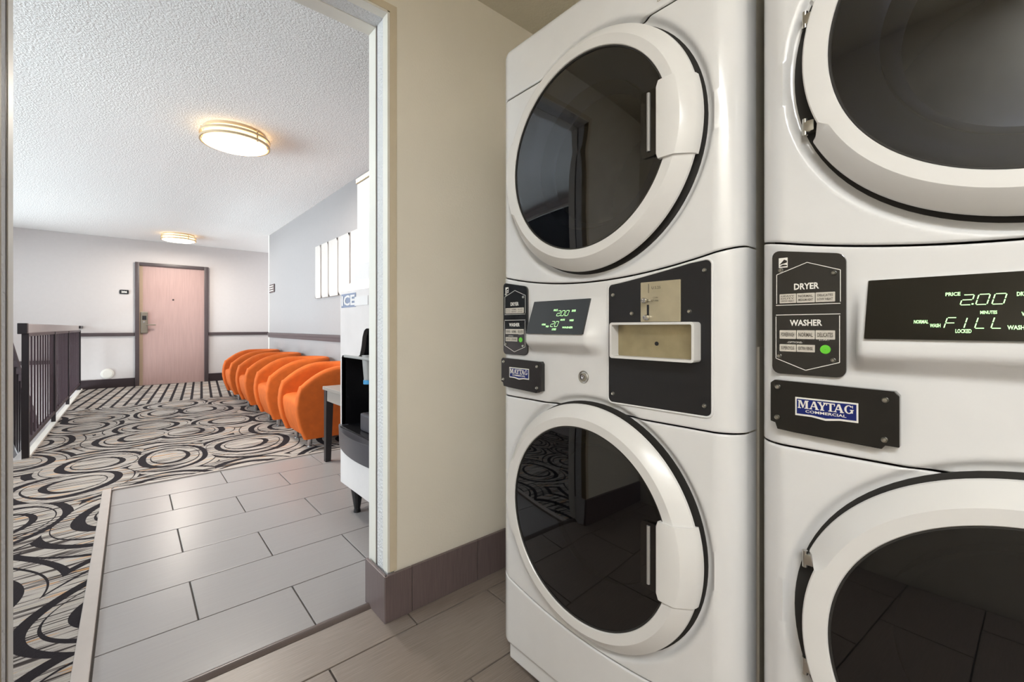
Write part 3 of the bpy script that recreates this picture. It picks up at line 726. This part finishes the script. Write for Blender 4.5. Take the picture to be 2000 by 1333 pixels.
# ------------------------------------------------------------------ hall furniture
def make_chair():
    R = empty('tub_chair')
    wd, th, zb = .30, .060, .085
    def xfront(z):
        pts = [(.085, .067), (.20, .022), (.30, .002), (.36, .0), (.446, .010), (.52, .034), (.8, .2)]
        for (a, b), (c, e) in zip(pts[:-1], pts[1:]):
            if z <= c: return b + (e - b) * (z - a) / (c - a)
        return .2
    def ztop(x):
        pts = [(.0, .49), (.034, .5245), (.07, .572), (.106, .607), (.15, .632), (.194, .649), (.26, .663), (.326, .671), (.7, .674)]
        for (a, b), (c, e) in zip(pts[:-1], pts[1:]):
            if x <= c: return b + (e - b) * (x - a) / (c - a)
        return .674
    cols = []      # each column: list of loop points
    nb = 12
    def section(px, py, nx, ny, t, zt, front):
        """vertical loop: outer bottom -> top -> inner bottom; (nx, ny) points to the outside"""
        pts = []
        for side in (1, -1):
            rows = range(nb + 1) if side == 1 else range(nb, -1, -1)
            for k in rows:
                v = k / nb; z = zb + v * (zt - t * .5 - zb)
                fx = (xfront(z) - .034) * front
                o_ = side * t / 2
                pts.append((px + fx + nx * o_, py + ny * o_, z))
            if side == 1:
                for a in (45, 90, 135):
                    A = math.radians(a); z = zt - t * .5 + t * .5 * math.sin(A); o_ = t / 2 * math.cos(A)
                    fx = (xfront(zt - t * .5) - .034) * front
                    pts.append((px + fx + nx * o_, py + ny * o_, z))
        return pts
    # right arm forward end -> back -> left arm
    xs = [.034 + .346 * (k / 14) ** 1.4 for k in range(15)]
    def arm(side):
        res = []
        for i, q in enumerate((.25, .66, .9)):
            res.append(section(.034 - .016 * (1 - q) ** .7 * 1.2 - .004, side * (wd - th / 2), 0, side, th * q, ztop(.034) - .01 * (1 - q), 1.0))
        for x in xs:
            res.append(section(x, side * (wd - th / 2), 0, side, th, ztop(x), max(0, 1 - (x - .034) / .30)))
        return res
    A = arm(-1)
    for i in range(1, 24):
        t = -PI / 2 + PI * i / 24
        ex, ey = .26, wd - th / 2
        px, py = .38 + ex * math.cos(t), ey * math.sin(t)
        n_ = Vector((math.cos(t) / ex, math.sin(t) / ey, 0)).normalized()
        A.append(section(px, py, n_.x, n_.y, th, ztop(px), 0))
    A += list(reversed(arm(1)))
    L_ = len(A[0]); vs = [p for c in A for p in c]; fs = []
    for i in range(len(A) - 1):
        for k in range(L_):
            fs.append((i * L_ + k, i * L_ + (k + 1) % L_, (i + 1) * L_ + (k + 1) % L_, (i + 1) * L_ + k))
    fs += [tuple(range(L_)), tuple((len(A) - 1) * L_ + k for k in range(L_ - 1, -1, -1))]
    MB().add(vs, fs).build('shell', 'orange_fabric', R, smooth=50)
    # seat block with sloping front
    vs = []; ys = [-(wd - th) + 2 * (wd - th) * k / 8 for k in range(9)]
    prof = [(xfront(z) + .014, z) for z in (.09, .14, .20, .26, .32, .355)] + [(.020, .385), (.045, .402), (.10, .408), (.30, .404), (.56, .395), (.56, .09)]
    for y in (-(wd - th), wd - th): vs += [(x, y, z) for x, z in prof]
    n = len(prof)
    MB().add(vs, [(i, (i + 1) % n, n + (i + 1) % n, n + i) for i in range(n)] + [tuple(range(n)), tuple(range(2 * n - 1, n - 1, -1))]).build('seat', 'orange_fabric', R, smooth=50)
    for x, y in ((.117, -.19), (.117, .19), (.50, -.17), (.50, .17)):
        MB().cyl((x, y, .004), (x, y, .10), .019, n=18).cyl((x, y, 0), (x, y, .005), .022, n=18).build('leg', 'chrome', R, smooth=40)
    return R
ch = make_chair()
labs = ['orange tub chair nearest the grey side table', 'orange tub chair second from the grey side table', 'orange tub chair third from the grey side table', 'orange tub chair at the far end of the row, farthest from the side table']
chs = [ch] + [copy_tree(ch) for _ in range(3)]
for o, y, l in zip(chs, (4.05, 5.07, 6.14, 7.21), labs):
    o.location = (1.012, y, .002); tag(o, l, 'chair', 'orange tub chairs along the right wall')

t = empty('side_table', (1.355, 3.12, 0)); tag(t, 'low grey side table with dark legs between ice machine and orange chairs', 'table')
MB().bbox(-.275, .275, -.265, .265, .535, .560, .003).build('table_top', 'table_grey', t)
MB().box(-.262, .262, -.250, -.235, .455, .535).box(-.262, .262, .235, .250, .455, .535).box(-.262, -.247, -.25, .25, .455, .535).box(.247, .262, -.25, .25, .455, .535).build('apron', 'table_grey', t)
for sx in (-1, 1):
    for sy in (-1, 1):
        x, y = sx * .240, sy * .228
        vs = [(x + a * .027, y + b * .027, .535) for a, b in ((-1, -1), (1, -1), (1, 1), (-1, 1))] + [(x + sx * .008 + a * .019, y + sy * .008 + b * .019, 0) for a, b in ((-1, -1), (1, -1), (1, 1), (-1, 1))]
        MB().add(vs, [(0, 1, 2, 3), (4, 7, 6, 5), (0, 4, 5, 1), (1, 5, 6, 2), (2, 6, 7, 3), (3, 7, 4, 0)]).build('leg', 'table_dark', t)

# ice machine (front faces -x)
IX, IY0, IY1 = .88, 1.70, 2.455
IC = (IY0 + IY1) / 2
R = empty('ice_machine', (IX, IC, 0)); tag(R, 'tall steel ice machine with black dispensing alcove behind the doorway edge', 'ice machine')
hw = (IY1 - IY0) / 2
MB().box(.02, .80, -hw, -hw + .01, .14, 1.20).box(.02, .80, hw - .01, hw, .14, 1.20).box(.79, .80, -hw, hw, .14, 1.20).box(.02, .80, -hw, hw, 1.19, 1.20).box(.02, .80, -hw, hw, .14, .15).build('body', 'ice_steel', R)
hump = [(hw - .02, .455), (hw - .02, .835), (hw - .032, .847), (.135, .847), (.105, .860), (.085, .900), (.070, .955), (.050, .985), (.025, .995)]
alc = hump + [(-y, z) for y, z in reversed(hump)]
MB().prism([[(hw, .37), (hw, 1.195), (-hw, 1.195), (-hw, .37)], list(reversed(alc))], lambda y, z: (0, y, z), lambda y, z: (.022, y, z)).build('front_panel', 'ice_steel', R)
MB().bbox(.0, .02, -hw, hw, .14, .37, .003).build('lower_panel', 'ice_white', R)
av = MB().prism([alc], lambda y, z: (.0, y, z), lambda y, z: (.16, y, z))
av.f = [f for f in av.f if not all(i < len(alc) for i in f)]
al = av.build('alcove', 'ice_black', R)
MB().bbox(-.012, .10, -.30, .30, .838, .852, .004).build('shelf_edge', 'ice_grey', al)
MB().cyl((.035, .060, .86), (.035, .050, .735), .040, .034, 24).build('chute', 'ice_grey', al, smooth=40)
MB().cyl((.035, .050, .735), (.035, .049, .715), .037, .037, 24).build('chute_ring', 'blue_plastic', al, smooth=40)
lipp = [(hw + .004 - (2 * hw + .008) * k / 24, -.006 - .075 * math.sin(PI * k / 24) ** .8) for k in range(25)]
MB().prism([[(y, x) for y, x in lipp] + [(-hw, .03), (hw, .03)]], lambda y, x: (x, y, .462), lambda y, x: (x * .8, y, .352)).build('drip_lip', 'ice_lip', R, smooth=40, bev=.006)
MB().bbox(-.03, .14, -.30, .30, .455, .470, .003).build('drip_grille', 'ice_black', R)
MB().bbox(.01, .13, -.02, .13, .47, .56, .012).build('grille_insert', 'ice_lip', R)
MB().add([(0, -hw, 1.195), (0, hw, 1.195), (.062, hw, 1.258), (.062, -hw, 1.258), (.30, -hw, 1.258), (.30, hw, 1.258), (.30, -hw, 1.195), (.30, hw, 1.195)], [(0, 1, 2, 3), (3, 2, 5, 4), (1, 7, 5, 2), (0, 3, 4, 6), (6, 4, 5, 7), (0, 6, 7, 1)]).build('hood', 'ice_grey', R)
MB().bbox(.060, .78, -hw + .01, hw - .02, 1.20, 1.348, .004).build('mid_section', 'ice_white', R)
MB().bbox(.092, .76, -hw, hw - .004, 1.352, 1.818, .006).build('head', 'ice_white', R)
MB().bbox(.086, .77, -hw - .004, hw, 1.818, 1.846, .004).build('head_cap', 'lamp_metal', R)
sg = MB().box(-.0015, .0, .155, hw - .018, 1.108, 1.182).build('ice_sign', 'ice_blue', R)
tm = MB(); put_text(tm, 'ICE', .185, .056, lambda u, v: (-.003, .258 - u, 1.145 + v), .03); tm.build('lettering', 'ice_white', sg)
MB().box(-.0022, -.0015, .0, .17, 1.112, 1.158).build('sheen_patch', 'ice_white', sg)  # white patch put in as the lit reflection beside the letters
for y in (-hw + .125, hw - .125):
    for x in (.045, .72):
        MB().cyl((x, y, .02), (x, y, .145), .016, .036, 20).cyl((x, y, 0), (x, y, .022), .019, .016, 20).build('leg', 'ice_black', R, smooth=40)

# wall panels
xs = [(5.516, 5.328), (5.288, 5.068), (5.044, 4.764), (4.740, 4.426), (4.392, 4.05)]
pl = ['narrowest white textured wall panel, farthest from the ice machine', 'second white textured wall panel from the narrow end', 'middle white textured wall panel of the five', 'wide white textured wall panel, fourth from the narrow end', 'white textured wall panel partly hidden by the top of the ice machine']
for (a, b), l in zip(xs, pl):
    nY, nZ = 8, 16; vs = []; fs = []
    for j in range(nZ + 1):
        for i in range(nY + 1):
            y = b + (a - b) * i / nY; z = 1.348 + .622 * j / nZ
            e = .0 if (i in (0, nY) or j in (0, nZ)) else .004 * math.sin(y * 23 + z * 17) + .003 * math.sin(y * 51 - z * 29)
            vs.append((RX - .024 - e, y, z))
    fs = [(j * (nY + 1) + i, j * (nY + 1) + i + 1, (j + 1) * (nY + 1) + i + 1, (j + 1) * (nY + 1) + i) for j in range(nZ) for i in range(nY)]
    o = MB().add(vs, fs).box(RX - .024, RX - .001, b, a, 1.348, 1.970).build('wall_panel', 'art_white', smooth=50)
    tag(o, l, 'wall art', 'white relief panels on the right wall')

# signs and small wall fittings
o = MB().prism([rrect(-.139, -.022, 1.563, 1.632, .012) ], lambda x, z: (x, FY - .012, z), lambda x, z: (x, FY, z)).build('room_sign', 'black_plate'); tag(o, 'small black room number sign reading 206 beside the pink door', 'sign')
tm = MB(); put_text(tm, '206', .072, .034, lambda u, v: (-.081 + u, FY - .0135, 1.597 + v), .04); tm.build('lettering', 'print_white', o)
o = MB().prism([rrect(7.56, 7.90, 1.555, 1.685, .02)], lambda y, z: (RX - .012, y, z), lambda y, z: (RX, y, z)).build('direction_sign', 'dark_trim'); tag(o, 'small dark plaque with pale lines at the end of the right wall', 'sign')
tm = MB()
for k in range(3): rect(tm, 7.62, 7.88, 1.578 + .036 * k, 1.592 + .036 * k, lambda y, z: (RX - .0135, y, z))
tm.build('lettering', 'print_grey', o)
o = MB().cyl((-.286, FY - .012, .235), (-.286, FY, .235), .078, .082, 32).cyl((-.286, FY - .017, .235), (-.286, FY - .011, .235), .062, .066, 32).build('wall_cap', 'white_paint', smooth=40); tag(o, 'round white cover low on the far wall near the railing', 'wall cap')

# railing along the stairwell
R = empty('stair_railing', (-.603, 4.95, 0)); tag(R, 'black metal railing with grey handrail along the open stairwell', 'railing')
LEN = FY - 4.95
MB().bbox(-.038, .010, .03, LEN - .45, .955, 1.030, .006).build('hand_rail', 'rail_cap', R)
MB().bbox(-.040, .012, -.03, .03, .950, 1.033, .004).build('rail_end', 'rail_black', R)
MB().bbox(-.03, .03, LEN - .45, LEN, .985, 1.025, .004).build('wall_bracket', 'rail_black', R)
for y, w in ((0, .019), (1.60, .016), (2.95, .016), (LEN - .2, .016)):
    MB().box(-w, w, y - w, y + w, 0, .955).build('post', 'rail_black', R)
MB().box(-.012, .012, .03, LEN - .2, .10, .13).build('bottom_rail', 'rail_bar', R)
MB().box(-.012, .012, .03, LEN - .2, .930, .957).build('top_bar', 'rail_bar', R)
bm0 = None
k = 0; y = .11
while y < LEN - .25:
    if min(abs(y - 1.60), abs(y - 2.95)) > .05:
        if bm0 is None:
            o = MB().box(-.006, .006, -.006, .006, .13, .932).build('baluster', 'rail_bar', R); bm0 = o.data
        else:
            o = bpy.data.objects.new('baluster', bm0); COL.objects.link(o); o.parent = R
        o.location = (0, y, 0)
    y += .155
o = MB().bbox(-.62, -.578, 4.96, FY, 0, .020, .004).build('trim_11', 'white_paint'); struct(o, 'pale strip at the foot of the stair railing', 'trim')

# sloping stair rail behind
R = empty('stair_handrail', (-.80, 5.35, 0)); tag(R, 'sloping dark handrail going down the stairs behind the railing', 'handrail')
sl = -.667
def slp(y, dz): return (0, y, 1.07 + sl * y + dz)
m_ = MB()
for a, b, dz, w, h, nm, mt in ((0, 3.0, 0, .03, .05, 'hand_rail', 'rail_bar'), (0, 3.0, -.80, .015, .03, 'bottom_rail', 'rail_black')):
    vs = [(x, y, 1.07 + sl * y + dz + z) for y in (a, b) for x, z in ((-w, 0), (w, 0), (w, h), (-w, h))]
    MB().add(vs, [(0, 1, 2, 3), (7, 6, 5, 4), (0, 4, 5, 1), (1, 5, 6, 2), (2, 6, 7, 3), (3, 7, 4, 0)]).build(nm, mt, R)
bm0 = None
for k in range(26):
    y = .1 + k * .112
    if bm0 is None:
        o = MB().box(-.009, .009, -.009, .009, -.78, .01).build('baluster', 'rail_black', R); bm0 = o.data
    else:
        o = bpy.data.objects.new('baluster', bm0); COL.objects.link(o); o.parent = R
    o.location = slp(y, 0)
# stair flight
st = empty('stair_flight', (-1.7, 4.9, 0)); tag(st, 'carpeted stair flight going down behind the railing', 'stairs')
for k in range(9):
    MB().box(-.85, .85, .02 + .27 * k, 0.02 + .27 * k + .30, -.17 * (k + 1) - .10, -.17 * (k + 1) + .002).build('step', 'hall_wall', st)

# ceiling lights
def ceiling_light(loc, label, power, col=(1.0, .93, .84)):
    R = empty('ceiling_light', loc); tag(R, label, 'ceiling light', 'round ceiling lights')
    MB().lathe([(.0005, 0), (.205, 0), (.205, -.018), (.0005, -.018)], (0, 0, 0), 'z', 64).build('base_plate', 'lamp_metal', R, smooth=40)
    MB().lathe([(.198, -.018), (.205, -.05), (.207, -.095)], (0, 0, 0), 'z', 64).build('side_diffuser', 'lamp_side', R, smooth=40)
    MB().lathe([(.212, -.098), (.19, -.106), (.13, -.114), (.06, -.118), (.0005, -.119)], (0, 0, 0), 'z', 64).build('diffuser', 'lamp_glow', R, smooth=60)
    for z in (-.045, -.085):
        MB().lathe([(.222, z - .010), (.232, z - .010), (.232, z + .006), (.222, z + .006), (.222, z - .010)], (0, 0, 0), 'z', 64).build('band', 'lamp_metal', R, smooth=40)
    for a in (60, 180, 300):
        c, s = math.cos(math.radians(a)), math.sin(math.radians(a))
        MB().cyl((.219 * c, .219 * s, -.012), (.219 * c, .219 * s, -.098), .006, n=10).build('strut', 'lamp_metal', R)
    l = bpy.data.lights.new('ceiling_lamp', 'AREA'); l.shape = 'DISK'; l.size = .38; l.energy = power; l.color = col
    o = bpy.data.objects.new('ceiling_lamp', l); COL.objects.link(o); o.parent = R; o.location = (0, 0, -.125)
ceiling_light((.609, 3.92, HC), 'round glowing ceiling light nearest the laundry doorway', 30)
ceiling_light((.587, 8.84, HC), 'round glowing ceiling light near the pink door', 22)
R = empty('fluorescent_light', (-.72, -.80, LC)); tag(R, 'long flat fluorescent ceiling light of the laundry room, behind the viewer', 'ceiling light')
MB().bbox(-.16, .16, -.62, .62, -.03, 0, .004).build('housing', 'white_paint', R)
MB().bbox(-.145, .145, -.60, .60, -.07, -.028, .02).build('diffuser', mat('tube_glow', rgb(255, 246, 230), .5, emit=rgb(255, 246, 232), estr=4.0), R)
l = bpy.data.lights.new('fluorescent_lamp', 'AREA'); l.shape = 'RECTANGLE'; l.size = .28; l.size_y = 1.18; l.energy = 28; l.color = (.90, .955, 1.0)
o = bpy.data.objects.new('fluorescent_lamp', l); COL.objects.link(o); o.parent = R; o.location = (0, 0, -.075)
